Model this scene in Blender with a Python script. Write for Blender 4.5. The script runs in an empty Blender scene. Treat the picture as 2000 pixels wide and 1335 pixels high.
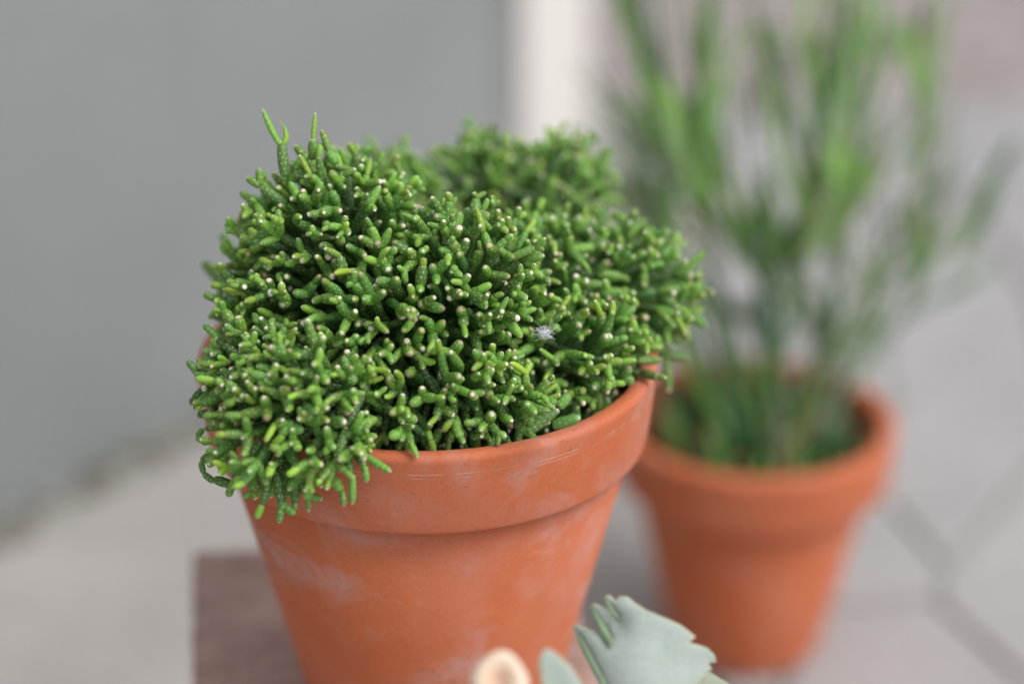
import bpy, bmesh, math, random
import numpy as np
from mathutils import Vector, Matrix
from mathutils.geometry import delaunay_2d_cdt

random.seed(7)
rng = np.random.default_rng(7)
R = math.radians
S = bpy.context.scene
COL = S.collection

# ------------------------------------------------------------------ camera
PITCH = R(25.0)
CAM = Vector((0.0, 0.0, 0.601))
LENS = 85.0
F = LENS / 36.0 * 2000.0
cam_d = bpy.data.cameras.new('camera')
cam = bpy.data.objects.new('camera', cam_d)
COL.objects.link(cam)
cam.location = CAM
cam.rotation_euler = (R(90) - PITCH, 0, 0)
cam_d.lens = LENS
cam_d.sensor_width = 36.0
cam_d.clip_start = 0.02
cam_d.clip_end = 400.0
cam_d.dof.use_dof = True
cam_d.dof.focus_distance = 0.679
cam_d.dof.aperture_fstop = 3.35
S.camera = cam

# ------------------------------------------------------------------ sky and sun (bright overcast)
SUN_EL, SUN_AZ = R(52), R(118)      # azimuth clockwise from +Y: light comes from the right, slightly from the front
w = bpy.data.worlds.new('World')
S.world = w
w.use_nodes = True
nt = w.node_tree
nt.nodes.clear()
out = nt.nodes.new('ShaderNodeOutputWorld')
bg = nt.nodes.new('ShaderNodeBackground')
sky = nt.nodes.new('ShaderNodeTexSky')
sky.sky_type = 'NISHITA'
sky.sun_disc = False
sky.sun_elevation = SUN_EL
sky.sun_rotation = SUN_AZ
sky.dust_density = 4.0
hs = nt.nodes.new('ShaderNodeHueSaturation')
hs.inputs['Saturation'].default_value = 0.22
nt.links.new(sky.outputs[0], hs.inputs['Color'])
nt.links.new(hs.outputs[0], bg.inputs['Color'])
bg.inputs['Strength'].default_value = 0.15
nt.links.new(bg.outputs[0], out.inputs[0])
sd = bpy.data.lights.new('sun', 'SUN')
sd.energy = 0.9
sd.angle = R(28)
sd.color = (1.0, 0.965, 0.92)
sun = bpy.data.objects.new('sun', sd)
COL.objects.link(sun)
dirv = Vector((math.sin(SUN_AZ) * math.cos(SUN_EL), math.cos(SUN_AZ) * math.cos(SUN_EL), math.sin(SUN_EL)))
sun.rotation_euler = dirv.to_track_quat('Z', 'Y').to_euler()
sun.location = dirv * 5
S.view_settings.view_transform = 'Standard'
S.view_settings.look = 'None'
S.view_settings.gamma = 1.0
S.view_settings.exposure = 0.17
S.render.engine = 'CYCLES'
S.cycles.use_denoising = True
S.cycles.max_bounces = 8

# ------------------------------------------------------------------ helpers
CP, SP = math.cos(PITCH), math.sin(PITCH)
def U(px, py, z):
    """point of the photograph at depth z -> world"""
    t = (py - 667.5) / F * z
    return Vector(((px - 1000) / F * z, z * CP - t * SP, CAM.z - z * SP - t * CP))
def G(px, py, h=0.0):
    """point of the photograph on the horizontal plane z = h"""
    t = (py - 667.5) / F
    z = (CAM.z - h) / (SP + t * CP)
    return Vector(((px - 1000) / F * z, z * (CP - t * SP), h))

def tag(o, label=None, cat=None, group=None, kind=None):
    if label: o['label'] = label
    if cat: o['category'] = cat
    if group: o['group'] = group
    if kind: o['kind'] = kind
    return o
def link(name, me, mat=None, parent=None, smooth=True):
    o = bpy.data.objects.new(name, me)
    COL.objects.link(o)
    if mat is not None and len(me.materials) == 0:
        me.materials.append(mat)
    if parent is not None:
        o.parent = parent
    if smooth:
        me.polygons.foreach_set('use_smooth', [True] * len(me.polygons))
    return o
def empty(name, loc):
    o = bpy.data.objects.new(name, None)
    COL.objects.link(o)
    o.location = loc
    o.empty_display_size = 0.02
    return o
def bm_obj(name, bm, mat, parent=None, smooth=True):
    me = bpy.data.meshes.new(name)
    bm.normal_update()
    bm.to_mesh(me)
    bm.free()
    return link(name, me, mat, parent, smooth)

def lathe(profile, seg=128, wob=0.0):
    """profile: list of (r, z), closed polygon if first == last"""
    bm = bmesh.new()
    rings = []
    for (r, z) in profile:
        if r < 1e-6:
            rings.append([bm.verts.new((0, 0, z))])
        else:
            rings.append([bm.verts.new((r * (1 + wob * math.sin(2 * a + z * 30)) * math.cos(a), r * (1 + wob * math.cos(3 * a)) * math.sin(a), z))
                          for a in (2 * math.pi * i / seg for i in range(seg))])
    for A, B in zip(rings, rings[1:]):
        for i in range(seg):
            j = (i + 1) % seg
            if len(A) == 1 and len(B) > 1: bm.faces.new((A[0], B[j], B[i]))
            elif len(B) == 1 and len(A) > 1: bm.faces.new((A[i], A[j], B[0]))
            elif len(A) > 1: bm.faces.new((A[i], A[j], B[j], B[i]))
    bmesh.ops.recalc_face_normals(bm, faces=bm.faces)
    return bm

def tube(bm, pts, rad, seg=8, flat=1.0, nrm=None):
    """tube along pts with radius list; flat<1 squashes along nrm"""
    pts = [Vector(p) for p in pts]
    n = len(pts)
    up = Vector(nrm) if nrm is not None else Vector((0.3, -1, 0.2)).normalized()
    rings = []
    for i, p in enumerate(pts):
        d = (pts[min(i + 1, n - 1)] - pts[max(i - 1, 0)]).normalized()
        a = d.cross(up)
        if a.length < 1e-4: a = d.cross(Vector((1, 0, 0)))
        a.normalize()
        b = d.cross(a).normalized()
        r = rad[i]
        rings.append([bm.verts.new(p + a * math.cos(t) * r + b * math.sin(t) * r * flat) for t in (2 * math.pi * k / seg for k in range(seg))])
    for A, B in zip(rings, rings[1:]):
        for k in range(seg):
            bm.faces.new((A[k], A[(k + 1) % seg], B[(k + 1) % seg], B[k]))
    bm.faces.new(list(reversed(rings[0])))
    bm.faces.new(rings[-1])

# ------------------------------------------------------------------ materials
def new_mat(name):
    m = bpy.data.materials.new(name)
    m.use_nodes = True
    t = m.node_tree
    b = t.nodes['Principled BSDF']
    return m, t, b
def nd(t, typ, **kw):
    n = t.nodes.new(typ)
    for k, v in kw.items():
        if hasattr(n, k): setattr(n, k, v)
        else: n.inputs[k].default_value = v
    return n
def coords(t, scale=(1, 1, 1), kind='Object'):
    c = nd(t, 'ShaderNodeTexCoord')
    m = nd(t, 'ShaderNodeMapping')
    m.inputs['Scale'].default_value = scale
    t.links.new(c.outputs[kind], m.inputs[0])
    return m.outputs[0]
def noise(t, vec, scale, detail=4, rough=0.55, dist=0.0):
    n = nd(t, 'ShaderNodeTexNoise')
    n.inputs['Scale'].default_value = scale
    n.inputs['Detail'].default_value = detail
    n.inputs['Roughness'].default_value = rough
    n.inputs['Distortion'].default_value = dist
    t.links.new(vec, n.inputs['Vector'])
    return n.outputs['Fac']
def ramp(t, fac, stops):
    r = nd(t, 'ShaderNodeValToRGB')
    e = r.color_ramp.elements
    while len(e) > 1: e.remove(e[-1])
    e[0].position = stops[0][0]; e[0].color = tuple(stops[0][1]) + (1,) if len(stops[0][1]) == 3 else stops[0][1]
    for p, c in stops[1:]:
        x = e.new(p); x.color = tuple(c) + (1,)
    t.links.new(fac, r.inputs[0])
    return r.outputs[0]
def mix(t, fac, a, b, mode='MIX'):
    m = nd(t, 'ShaderNodeMix', data_type='RGBA', blend_type=mode)
    for sock, v in ((0, fac), (6, a), (7, b)):
        if isinstance(v, bpy.types.NodeSocket): t.links.new(v, m.inputs[sock])
        else: m.inputs[sock].default_value = v if sock == 0 else tuple(v) + (1,)
    return m.outputs[2]
def mth(t, op, a, b=None, c=None, clamp=False):
    m = nd(t, 'ShaderNodeMath', operation=op)
    m.use_clamp = clamp
    for i, v in enumerate((a, b, c)):
        if v is None: continue
        if isinstance(v, bpy.types.NodeSocket): t.links.new(v, m.inputs[i])
        else: m.inputs[i].default_value = v
    return m.outputs[0]
def bump(t, b, h, strength=0.3, dist=0.001):
    n = nd(t, 'ShaderNodeBump')
    n.inputs['Strength'].default_value = strength
    n.inputs['Distance'].default_value = dist
    t.links.new(h, n.inputs['Height'])
    t.links.new(n.outputs[0], b.inputs['Normal'])

def terracotta(name, c1, c2, bloom, bloom_amt, height, rings=True):
    m, t, b = new_mat(name)
    v = coords(t)
    n1 = noise(t, v, 22, 5, 0.6, 0.6)
    col = ramp(t, n1, [(0.25, c1), (0.75, c2)])
    fine = noise(t, v, 900, 3, 0.7)
    col = mix(t, 0.20, col, ramp(t, fine, [(0.3, [x * 0.72 for x in c1]), (0.7, [min(1, x * 1.18) for x in c2])]), 'MIX')
    # chalky efflorescence
    vs = coords(t, (1, 1, 1.2))
    e1 = noise(t, vs, 30, 6, 0.60, 1.6)
    e2 = noise(t, vs, 19, 2, 0.5, 0.8)
    em = mth(t, 'MULTIPLY', ramp(t, e1, [(0.43, (0, 0, 0)), (0.70, (1, 1, 1))]), ramp(t, e2, [(0.42, (0, 0, 0)), (0.58, (1, 1, 1))]))
    col = mix(t, mth(t, 'MULTIPLY', em, bloom_amt), col, bloom)
    big = noise(t, v, 12, 3, 0.5, 0.8)
    col = mix(t, mth(t, 'MULTIPLY', ramp(t, big, [(0.42, (0, 0, 0)), (0.68, (1, 1, 1))]), 0.17), col, bloom)
    # small chips and specks
    sp = nd(t, 'ShaderNodeTexVoronoi'); sp.inputs['Scale'].default_value = 95
    vd = coords(t, (1, 1, 1.0))
    t.links.new(vd, sp.inputs['Vector'])
    spr = mth(t, 'MULTIPLY', mth(t, 'LESS_THAN', sp.outputs['Distance'], mth(t, 'MULTIPLY', noise(t, v, 400, 2), 0.28)), mth(t, 'GREATER_THAN', noise(t, v, 30, 1), 0.54))
    col = mix(t, mth(t, 'MULTIPLY', spr, 0.55), col, (0.20, 0.12, 0.10))
    # pale scuffs
    sc = noise(t, coords(t, (1, 1, 2.6)), 150, 3, 0.6, 1.2)
    scm = mth(t, 'MULTIPLY', ramp(t, sc, [(0.60, (0, 0, 0)), (0.66, (1, 1, 1))]), ramp(t, noise(t, v, 26, 2), [(0.50, (0, 0, 0)), (0.60, (1, 1, 1))]))
    col = mix(t, mth(t, 'MULTIPLY', scm, 0.13), col, (0.62, 0.50, 0.40))
    dk = noise(t, coords(t, (1, 1, 1.6)), 210, 4, 0.6, 2.0)
    dkm = mth(t, 'MULTIPLY', ramp(t, dk, [(0.60, (0, 0, 0)), (0.66, (1, 1, 1))]), ramp(t, noise(t, v, 34, 2), [(0.53, (0, 0, 0)), (0.62, (1, 1, 1))]))
    col = mix(t, mth(t, 'MULTIPLY', dkm, 0.6), col, (0.15, 0.11, 0.10))
    if rings:     # pale broken turning lines just under the lip
        sep = nd(t, 'ShaderNodeSeparateXYZ'); t.links.new(v, sep.inputs[0])
        wob = mth(t, 'MULTIPLY', mth(t, 'SUBTRACT', noise(t, v, 25, 2), 0.5), 0.0012)
        zz = mth(t, 'ADD', sep.outputs[2], wob)
        brk = ramp(t, noise(t, v, 110, 4), [(0.44, (0, 0, 0)), (0.55, (1, 1, 1))])
        for off, wdt, amt in ((0.0058, 0.00013, 0.6), (0.0070, 0.00011, 0.45)):
            dd = mth(t, 'ABSOLUTE', mth(t, 'SUBTRACT', zz, height - off))
            lm = mth(t, 'MULTIPLY', mth(t, 'LESS_THAN', dd, wdt), brk)
            col = mix(t, mth(t, 'MULTIPLY', lm, amt), col, (0.60, 0.46, 0.38))
    t.links.new(col, b.inputs['Base Color'])
    b.inputs['Roughness'].default_value = 0.72
    b.inputs['Specular IOR Level'].default_value = 0.35
    hh = mth(t, 'ADD', mth(t, 'MULTIPLY', fine, 0.35), mth(t, 'SUBTRACT', noise(t, v, 140, 5), mth(t, 'MULTIPLY', dkm, 0.5)))
    bump(t, b, hh, 0.22, 0.0005)
    return m

M_pot = terracotta('terracotta', (0.50, 0.120, 0.042), (0.61, 0.170, 0.072), (0.54, 0.36, 0.35), 0.62, 0.1295)
M_pot2 = terracotta('terracotta_plain', (0.50, 0.118, 0.042), (0.60, 0.165, 0.068), (0.56, 0.32, 0.26), 0.35, 0.116, False)

def stone_mat(name, c1, c2, scale=20, fine=300, rough=0.85, bs=0.4):
    m, t, b = new_mat(name)
    v = coords(t)
    oi = nd(t, 'ShaderNodeObjectInfo')
    col = ramp(t, noise(t, v, scale, 5, 0.6), [(0.3, c1), (0.7, c2)])
    f = noise(t, v, fine, 4, 0.7)
    col = mix(t, 0.3, col, ramp(t, f, [(0.3, [x * 0.6 for x in c1]), (0.7, [min(1, x * 1.3) for x in c2])]))
    hsn = nd(t, 'ShaderNodeHueSaturation')
    t.links.new(col, hsn.inputs['Color'])
    t.links.new(mth(t, 'MULTIPLY_ADD', oi.outputs['Random'], 0.16, 0.92), hsn.inputs['Value'])
    t.links.new(hsn.outputs[0], b.inputs['Base Color'])
    b.inputs['Roughness'].default_value = rough
    bump(t, b, f, bs, 0.001)
    return m
M_paver = stone_mat('paving_concrete', (0.32, 0.314, 0.320), (0.41, 0.402, 0.406), 12)
M_slab = stone_mat('kerb_slab', (0.355, 0.33, 0.31), (0.475, 0.45, 0.435), 11)
M_brick = stone_mat('clinker', (0.26, 0.222, 0.218), (0.42, 0.37, 0.36), 12)
M_joint = stone_mat('joint_grit', (0.26, 0.262, 0.235), (0.38, 0.375, 0.345), 14)
M_wall = stone_mat('wall_paint', (0.200, 0.222, 0.219), (0.285, 0.298, 0.300), 4.0, 500, 0.6, 0.15)
M_trim = stone_mat('trim_paint', (0.72, 0.685, 0.655), (0.80, 0.765, 0.735), 5, 400, 0.5, 0.1)
M_jamb = stone_mat('jamb_paint', (0.52, 0.49, 0.485), (0.60, 0.57, 0.56), 5, 400, 0.6, 0.1)
M_block = stone_mat('brown_block', (0.20, 0.115, 0.095), (0.55, 0.37, 0.32), 26, 260, 0.8, 0.6)
M_soil = stone_mat('soil', (0.012, 0.010, 0.008), (0.05, 0.038, 0.028), 60, 400, 0.95, 1.0)
M_moss = stone_mat('moss', (0.16, 0.15, 0.12), (0.26, 0.235, 0.20), 40, 400, 0.95, 1.0)

# ------------------------------------------------------------------ structure: ground, pavement, wall
def poly_prism(pts, z0, z1, bev=0.004):
    bm = bmesh.new()
    top = [bm.verts.new((p[0], p[1], z1)) for p in pts]
    f = bm.faces.new(top)
    if f.normal.z < 0 or True:
        bm.normal_update()
        if f.normal.z < 0: f.normal_flip()
    ret = bmesh.ops.extrude_face_region(bm, geom=[f])
    vs = [x for x in ret['geom'] if isinstance(x, bmesh.types.BMVert)]
    for v in vs: v.co.z = z0
    bmesh.ops.recalc_face_normals(bm, faces=bm.faces)
    edges = [e for e in bm.edges if all(abs(v.co.z - z1) < 1e-6 for v in e.verts)]
    bmesh.ops.bevel(bm, geom=edges, offset=bev, segments=2, affect='EDGES', profile=0.6)
    return bm

def shrink(pts, gap):
    n = len(pts)
    c = sum((Vector(p[:2]) for p in pts), Vector((0, 0))) / n
    area = sum(pts[i][0] * pts[(i + 1) % n][1] - pts[(i + 1) % n][0] * pts[i][1] for i in range(n))
    if area < 0: pts = list(reversed(pts))
    outp = []
    for i in range(n):
        a, b, d = (Vector(pts[i - 1][:2]), Vector(pts[i][:2]), Vector(pts[(i + 1) % n][:2]))
        e1 = (b - a).normalized(); e2 = (d - b).normalized()
        n1 = Vector((-e1.y, e1.x)); n2 = Vector((-e2.y, e2.x))
        m = (n1 + n2)
        m = m / max(0.35, m.dot(n1))
        outp.append(b + m * gap)
    return outp

bm = bmesh.new()
bmesh.ops.create_grid(bm, x_segments=2, y_segments=2, size=60)
for v in bm.verts: v.co.z = -0.0045
tag(bm_obj('ground', bm, M_joint, smooth=False), kind='structure')

pave = empty('pavement', (0, 1.2, 0)); tag(pave, kind='structure')
WA = Vector((0.59, 0.807)).normalized()            # direction of the wall's foot
W0 = Vector((-0.171, 1.206))
WN = Vector((WA.y, -WA.x))                          # towards the pavement
def gp(px, py): 
    p = G(px, py); return (p.x, p.y)
# irregular paving stones, corner by corner (junctions shared between neighbours)
J = {k: gp(*v) for k, v in dict(
    a=(1842, 1100), b=(1690, 925), c=(1742, 790), d=(2015, 560), e=(2060, 850), f=(1822, 1165), g=(1600, 1180), h=(2040, 1360),
    i=(1480, 880), j=(1560, 700), k=(2280, 620), l=(2330, 1080), m=(1700, 560), n=(1880, 400), o=(2230, 330), p=(1480, 500),
    q=(1500, 330), r=(1760, 240), s=(2050, 195), t=(1250, 480), u=(1240, 290), v=(1530, 212), w=(1290, 900), x=(1300, 1240), y=(1180, 690),
    z=(1470, 1420), A=(1880, 1560), B=(2400, 1500), C=(1050, 1330), D=(1000, 700), E=(1260, 215), H=(2420, 190)).items()}
polys = ['abcde', 'aelhf', 'abiwxgf'.replace('x', 'x'), 'gfhAz', 'hlBA', 'dkle', 'cdnm', 'dnok', 'bcmji', 'mnrqp'.replace('p', 'p'), 'jmpty', 'nrso', 'ijyw', 'pqut', 'qrvu'.replace('u', 'u'), 'wxzC'.replace('z', 'z'), 'xgz', 'wCDy', 'rsv', 'uvE']
for k, s in enumerate(polys):
    pts = [J[c] for c in s]
    pts = shrink(pts, 0.0026)
    bm = poly_prism(pts, -0.004, 0.0 + random.uniform(-0.0012, 0.0008), 0.003)
    o = bm_obj('paving_stone', bm, M_paver, None, smooth=False)
    o.parent = pave; o.matrix_parent_inverse = Matrix.Translation(-pave.location)
# band of pinkish clinker bricks farther up the street
y0 = 1.705
for r_ in range(17):
    for c_ in range(-2, 14):
        x0 = -0.10 + c_ * 0.105 + (r_ % 2) * 0.052 
        yy = y0 + r_ * 0.054
        bm = poly_prism([(x0, yy), (x0 + 0.099, yy), (x0 + 0.099, yy + 0.048), (x0, yy + 0.048)], -0.004, random.uniform(-0.001, 0.001), 0.0015)
        o = bm_obj('paving_brick', bm, M_brick, None, smooth=False)
        o.parent = pave; o.matrix_parent_inverse = Matrix.Translation(-pave.location)
# slabs running along the wall on the left, leaving a gutter at its foot
def along(s, n): 
    p = W0 + WA * s + WN * n; return (p.x, p.y)
for s0, s1 in ((-1.6, -1.0), (-1.0, -0.52), (-0.52, 0.16), (0.16, 0.44)):
    for n0, n1 in ((0.030, 0.36), (0.36, 0.75)):
        if s0 > 0 and n0 > 0.3: continue
        w1 = n1 if not s0 > 0 else 0.10
        pts = shrink([along(s0, n0), along(s1, n0), along(s1, w1), along(s0, w1)], 0.002)
        if s0 < 0 and n0 > 0.3 and s1 > -0.2: continue
        bm = poly_prism(pts, -0.004, 0.001, 0.003)
        o = bm_obj('paving_slab', bm, M_slab, None, smooth=False)
        o.parent = pave; o.matrix_parent_inverse = Matrix.Translation(-pave.location)
for s0, s1, n0, n1 in ((-0.60, -0.12, 0.362, 0.75), (-1.2, -0.60, 0.752, 1.15), (-0.60, -0.12, 0.752, 1.15)):
    bm = poly_prism(shrink([along(s0, n0), along(s1, n0), along(s1, n1), along(s0, n1)], 0.002), -0.004, -0.0022 if s1 > -0.5 and n0 < .5 else 0.0, 0.001)
    o = bm_obj('paving_slab', bm, M_slab, None, smooth=False)
    o.parent = pave; o.matrix_parent_inverse = Matrix.Translation(-pave.location)
# moss and grit in the gutter
bm = bmesh.new()
for i in range(1100):
    s = random.uniform(-1.2, 0.42)
    n = abs(random.gauss(0.012, 0.010)) + 0.002
    p = along(s, n)
    r = random.uniform(0.0015, 0.0045)
    mat = Matrix.Translation((p[0], p[1], -0.003)) @ Matrix.Diagonal((r, r, r * random.uniform(0.5, 1.4), 1))
    bmesh.ops.create_icosphere(bm, subdivisions=1, radius=1, matrix=mat)
tag(bm_obj('gutter_moss', bm, M_moss), 'dark moss and grit in the gutter at the foot of the grey wall', 'moss', kind='stuff')

# wall
def wall_box(s0, s1, n0, n1, z0, z1, bev=0.002):
    bm = poly_prism([along(s0, n0), along(s1, n0), along(s1, n1), along(s0, n1)], z0, z1, bev)
    return bm
wall = empty('grey_wall', (W0.x, W0.y, 0))
tag(wall, 'smooth grey wall with a pale vertical frame at its end, behind the pots', 'wall')
def wpart(name, bm, mat):
    o = bm_obj(name, bm, mat, None, smooth=False)
    o.parent = wall; o.matrix_parent_inverse = Matrix.Translation(-wall.location)
    return o
wpart('wall_panel', wall_box(-2.2, 0.286, -0.12, 0.0, -0.008, 1.9), M_wall)
wpart('corner_trim', wall_box(0.286, 0.358, -0.10, 0.012, -0.008, 1.9, 0.006), M_trim)
wpart('side_jamb', wall_box(0.3585, 0.392, -0.10, -0.012, -0.008, 1.9, 0.003), M_jamb)

# ------------------------------------------------------------------ brown block under the first pot
BT = 0.161
a0 = G(375, 1075, BT)
ang = R(6.8)
bx, by = Vector((math.cos(ang), math.sin(ang))), Vector((-math.sin(ang), math.cos(ang)))
A0 = Vector((a0.x, a0.y))
bm = poly_prism([A0, A0 + bx * 0.134, A0 + bx * 0.134 - by * 0.185, A0 - by * 0.185], 0.0012, BT, 0.0025)
# dents along the edges
bmesh.ops.subdivide_edges(bm, edges=[e for e in bm.edges if e.calc_length() > 0.05], cuts=12, use_grid_fill=True)
for v in bm.verts:
    if v.co.z < BT - 0.004 or True:
        n = math.sin(v.co.x * 310 + v.co.z * 170) * math.cos(v.co.y * 260 - v.co.z * 90)
        if v.co.z < BT - 0.001: v.co += Vector((n, -n, 0)) * 0.0006
blk = bm_obj('stone_block', bm, M_block, None, smooth=False)
tag(blk, 'square dark purplish brown block standing under the cactus pot', 'block')

# ------------------------------------------------------------------ terracotta pots
PX, PY, PR, PH = -0.0254, 0.66, 0.0697, 0.1295        # first pot: centre, rim radius, height
def rnd_path(pts):
    """round polyline corners: pts = (r, z, radius)"""
    o = []
    n = len(pts)
    for i, (r, z, q) in enumerate(pts):
        if q <= 0 or i == 0 or i == n - 1:
            o.append((r, z)); continue
        p = Vector((r, z)); a = Vector(pts[i - 1][:2]); b = Vector(pts[i + 1][:2])
        q = min(q, (a - p).length * 0.45, (b - p).length * 0.45)
        p0 = p + (a - p).normalized() * q; p1 = p + (b - p).normalized() * q
        for k in range(6):
            t = k / 5
            c = p0 * (1 - t) ** 2 + p * 2 * t * (1 - t) + p1 * t * t
            o.append((c.x, c.y))
    return o
def make_pot(cx, cy, cz, Rr, H, rb, coll, body_top, th, mat, round_lip, label):
    root = empty('flower_pot', (cx, cy, cz))
    tag(root, label, 'flower pot')
    c = coll
    outer = rnd_path([(0.0, 0.0, 0), (rb - 0.002, 0.0, 0.002), (rb, 0.003, 0.002), (body_top, H - c - 0.0005, 0.0006)])
    inner = rnd_path([(Rr - th - 0.004, H - c + 0.002, 0.0), (rb - th, 0.006, 0.003), (0.0, 0.006, 0)])
    body = lathe(outer + inner, 160, 0.0012)
    b = bm_obj('pot_body', body, mat, root)
    prof = [(body_top - 0.002, H - c + 0.0012, 0), (body_top + 0.0005, H - c + 0.0002, 0.0003), (Rr * 0.956, H - c, 0.0040), (Rr * 0.974, H - c * 0.66, 0.006), (Rr, H, round_lip), (Rr - th, H, round_lip * 0.9),
            (Rr - th - 0.002, H - c * 0.6, 0.003), (Rr - th - 0.0038, H - c + 0.0032, 0)]
    col = lathe(rnd_path(prof), 160, 0.0012)
    bm_obj('pot_rim', col, mat, root)
    return root
make_pot(PX, PY, BT, PR, PH, 0.0375, 0.0265, 0.0625, 0.006, M_pot, 0.0036, 'terracotta pot with chalky stains holding the rounded bead cactus, on the brown block')
QX, QY, QR, QH = 0.1078, 0.960, 0.0632, 0.116
make_pot(QX, QY, 0.0012, QR, QH, 0.0345, 0.0290, 0.0525, 0.0085, M_pot2, 0.0050, 'plain blurred terracotta pot on the paving holding the tall upright plant')

def soil(name, cx, cy, z, r, label, seed, n=260):
    rr = random.Random(seed)
    bm = bmesh.new()
    bmesh.ops.create_circle(bm, cap_ends=True, segments=48, radius=r)
    for i in range(n):
        a = rr.uniform(0, 6.283); q = r * 0.97 * math.sqrt(rr.random())
        s = rr.uniform(0.0008, 0.0028)
        bmesh.ops.create_icosphere(bm, subdivisions=1, radius=1, matrix=Matrix.Translation((q * math.cos(a), q * math.sin(a), rr.uniform(-.001, .001))) @ Matrix.Diagonal((s, s * rr.uniform(.6, 1), s * .7, 1)))
    o = bm_obj(name, bm, M_soil, None, smooth=False)
    o.location = (cx, cy, z)
    tag(o, label, 'soil', kind='stuff')
soil('potting_soil', PX, PY, BT + PH - 0.022, PR - 0.0105, 'dark potting soil under the bead cactus', 1)
soil('potting_soil', QX, QY, QH - 0.034, QR - 0.0155, 'dark potting soil in the plain blurred pot', 2)

# ------------------------------------------------------------------ the bead cactus (mound of short plump segments)
def cactus_mat():
    m, t, b = new_mat('cactus_skin')
    uv = nd(t, 'ShaderNodeUVMap', uv_map='UVMap')
    sep = nd(t, 'ShaderNodeSeparateXYZ'); t.links.new(uv.outputs[0], sep.inputs[0])
    u, v = sep.outputs[0], sep.outputs[1]
    at = nd(t, 'ShaderNodeAttribute', attribute_name='tint')
    s2 = nd(t, 'ShaderNodeSeparateColor'); t.links.new(at.outputs['Color'], s2.inputs[0])
    age, rnd_, rows = s2.outputs[0], s2.outputs[1], s2.outputs[2]
    vec = coords(t)
    base = ramp(t, age, [(0.0, (0.030, 0.098, 0.028)), (0.35, (0.080, 0.230, 0.038)), (0.7, (0.150, 0.350, 0.038)), (1.0, (0.27, 0.46, 0.028))])
    n1 = noise(t, vec, 160, 3)
    base = mix(t, mth(t, 'MULTIPLY', n1, 0.5), base, mix(t, 0.5, base, (0.05, 0.15, 0.04)))
    hv = nd(t, 'ShaderNodeHueSaturation'); t.links.new(base, hv.inputs['Color'])
    t.links.new(mth(t, 'MULTIPLY_ADD', rnd_, 0.60, 0.88), hv.inputs['Value'])
    t.links.new(mth(t, 'MULTIPLY_ADD', rnd_, 0.022, 0.474), hv.inputs['Hue'])
    base = hv.outputs[0]
    # areoles: staggered rows of tiny pale dots
    nrow = mth(t, 'MULTIPLY', rows, 10.0)
    vv = mth(t, 'MULTIPLY', v, nrow)
    row = mth(t, 'FLOOR', vv)
    uu = mth(t, 'ADD', mth(t, 'MULTIPLY', u, 7.0), mth(t, 'MULTIPLY', mth(t, 'MODULO', row, 2.0), 0.5))
    fu = mth(t, 'SUBTRACT', mth(t, 'FRACT', uu), 0.5)
    fv = mth(t, 'SUBTRACT', mth(t, 'FRACT', vv), 0.5)
    wn = nd(t, 'ShaderNodeTexWhiteNoise', noise_dimensions='3D')
    cv = nd(t, 'ShaderNodeCombineXYZ'); t.links.new(mth(t, 'FLOOR', uu), cv.inputs[0]); t.links.new(row, cv.inputs[1]); t.links.new(rnd_, cv.inputs[2])
    t.links.new(cv.outputs[0], wn.inputs[0])
    sw = nd(t, 'ShaderNodeSeparateColor'); t.links.new(wn.outputs['Color'], sw.inputs[0])
    fu = mth(t, 'ADD', fu, mth(t, 'MULTIPLY_ADD', sw.outputs[0], 0.30, -0.15))
    fv = mth(t, 'ADD', fv, mth(t, 'MULTIPLY_ADD', sw.outputs[1], 0.30, -0.15))
    d = mth(t, 'SQRT', mth(t, 'ADD', mth(t, 'MULTIPLY', fu, fu), mth(t, 'MULTIPLY', fv, fv)))
    dot = mth(t, 'SMOOTH_MIN', 1.0, mth(t, 'MULTIPLY', mth(t, 'SUBTRACT', mth(t, 'MULTIPLY_ADD', sw.outputs[2], 0.09, 0.112), d), 18.0, clamp=True), 0.01)
    halo = mth(t, 'SUBTRACT', 1.0, mth(t, 'MULTIPLY', d, 2.6, clamp=True))
    base = mix(t, mth(t, 'MULTIPLY', halo, 0.20), base, (0.20, 0.42, 0.07))
    base = mix(t, mth(t, 'MULTIPLY', dot, 0.8), base, (0.74, 0.70, 0.40))
    # woolly tip
    tn = mth(t, 'MULTIPLY_ADD', noise(t, vec, 900, 2), 0.10, -0.05)
    tipm = mth(t, 'MULTIPLY', mth(t, 'SUBTRACT', mth(t, 'ADD', v, tn), mth(t, 'MULTIPLY_ADD', rnd_, 0.060, 0.905)), 22.0, clamp=True)
    base = mix(t, tipm, base, ramp(t, mth(t, 'FRACT', mth(t, 'MULTIPLY', rnd_, 7.3)), [(0.0, (0.34, 0.21, 0.13)), (0.25, (0.60, 0.48, 0.33)), (0.55, (0.76, 0.67, 0.53)), (1.0, (0.84, 0.79, 0.70))]))
    t.links.new(base, b.inputs['Base Color'])
    t.links.new(mth(t, 'MULTIPLY_ADD', tipm, 0.4, 0.46), b.inputs['Roughness'])
    b.inputs['Specular IOR Level'].default_value = 0.42
    b.inputs['Subsurface Weight'].default_value = 0.18
    b.inputs['Subsurface Radius'].default_value = (0.0006, 0.0012, 0.0003)
    b.inputs['Subsurface Scale'].default_value = 1.0
    bump(t, b, mth(t, 'ADD', mth(t, 'MULTIPLY', dot, 0.8), mth(t, 'MULTIPLY', n1, 1.0)), 0.5, 0.0004)
    return m
M_cac = cactus_mat()

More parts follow.
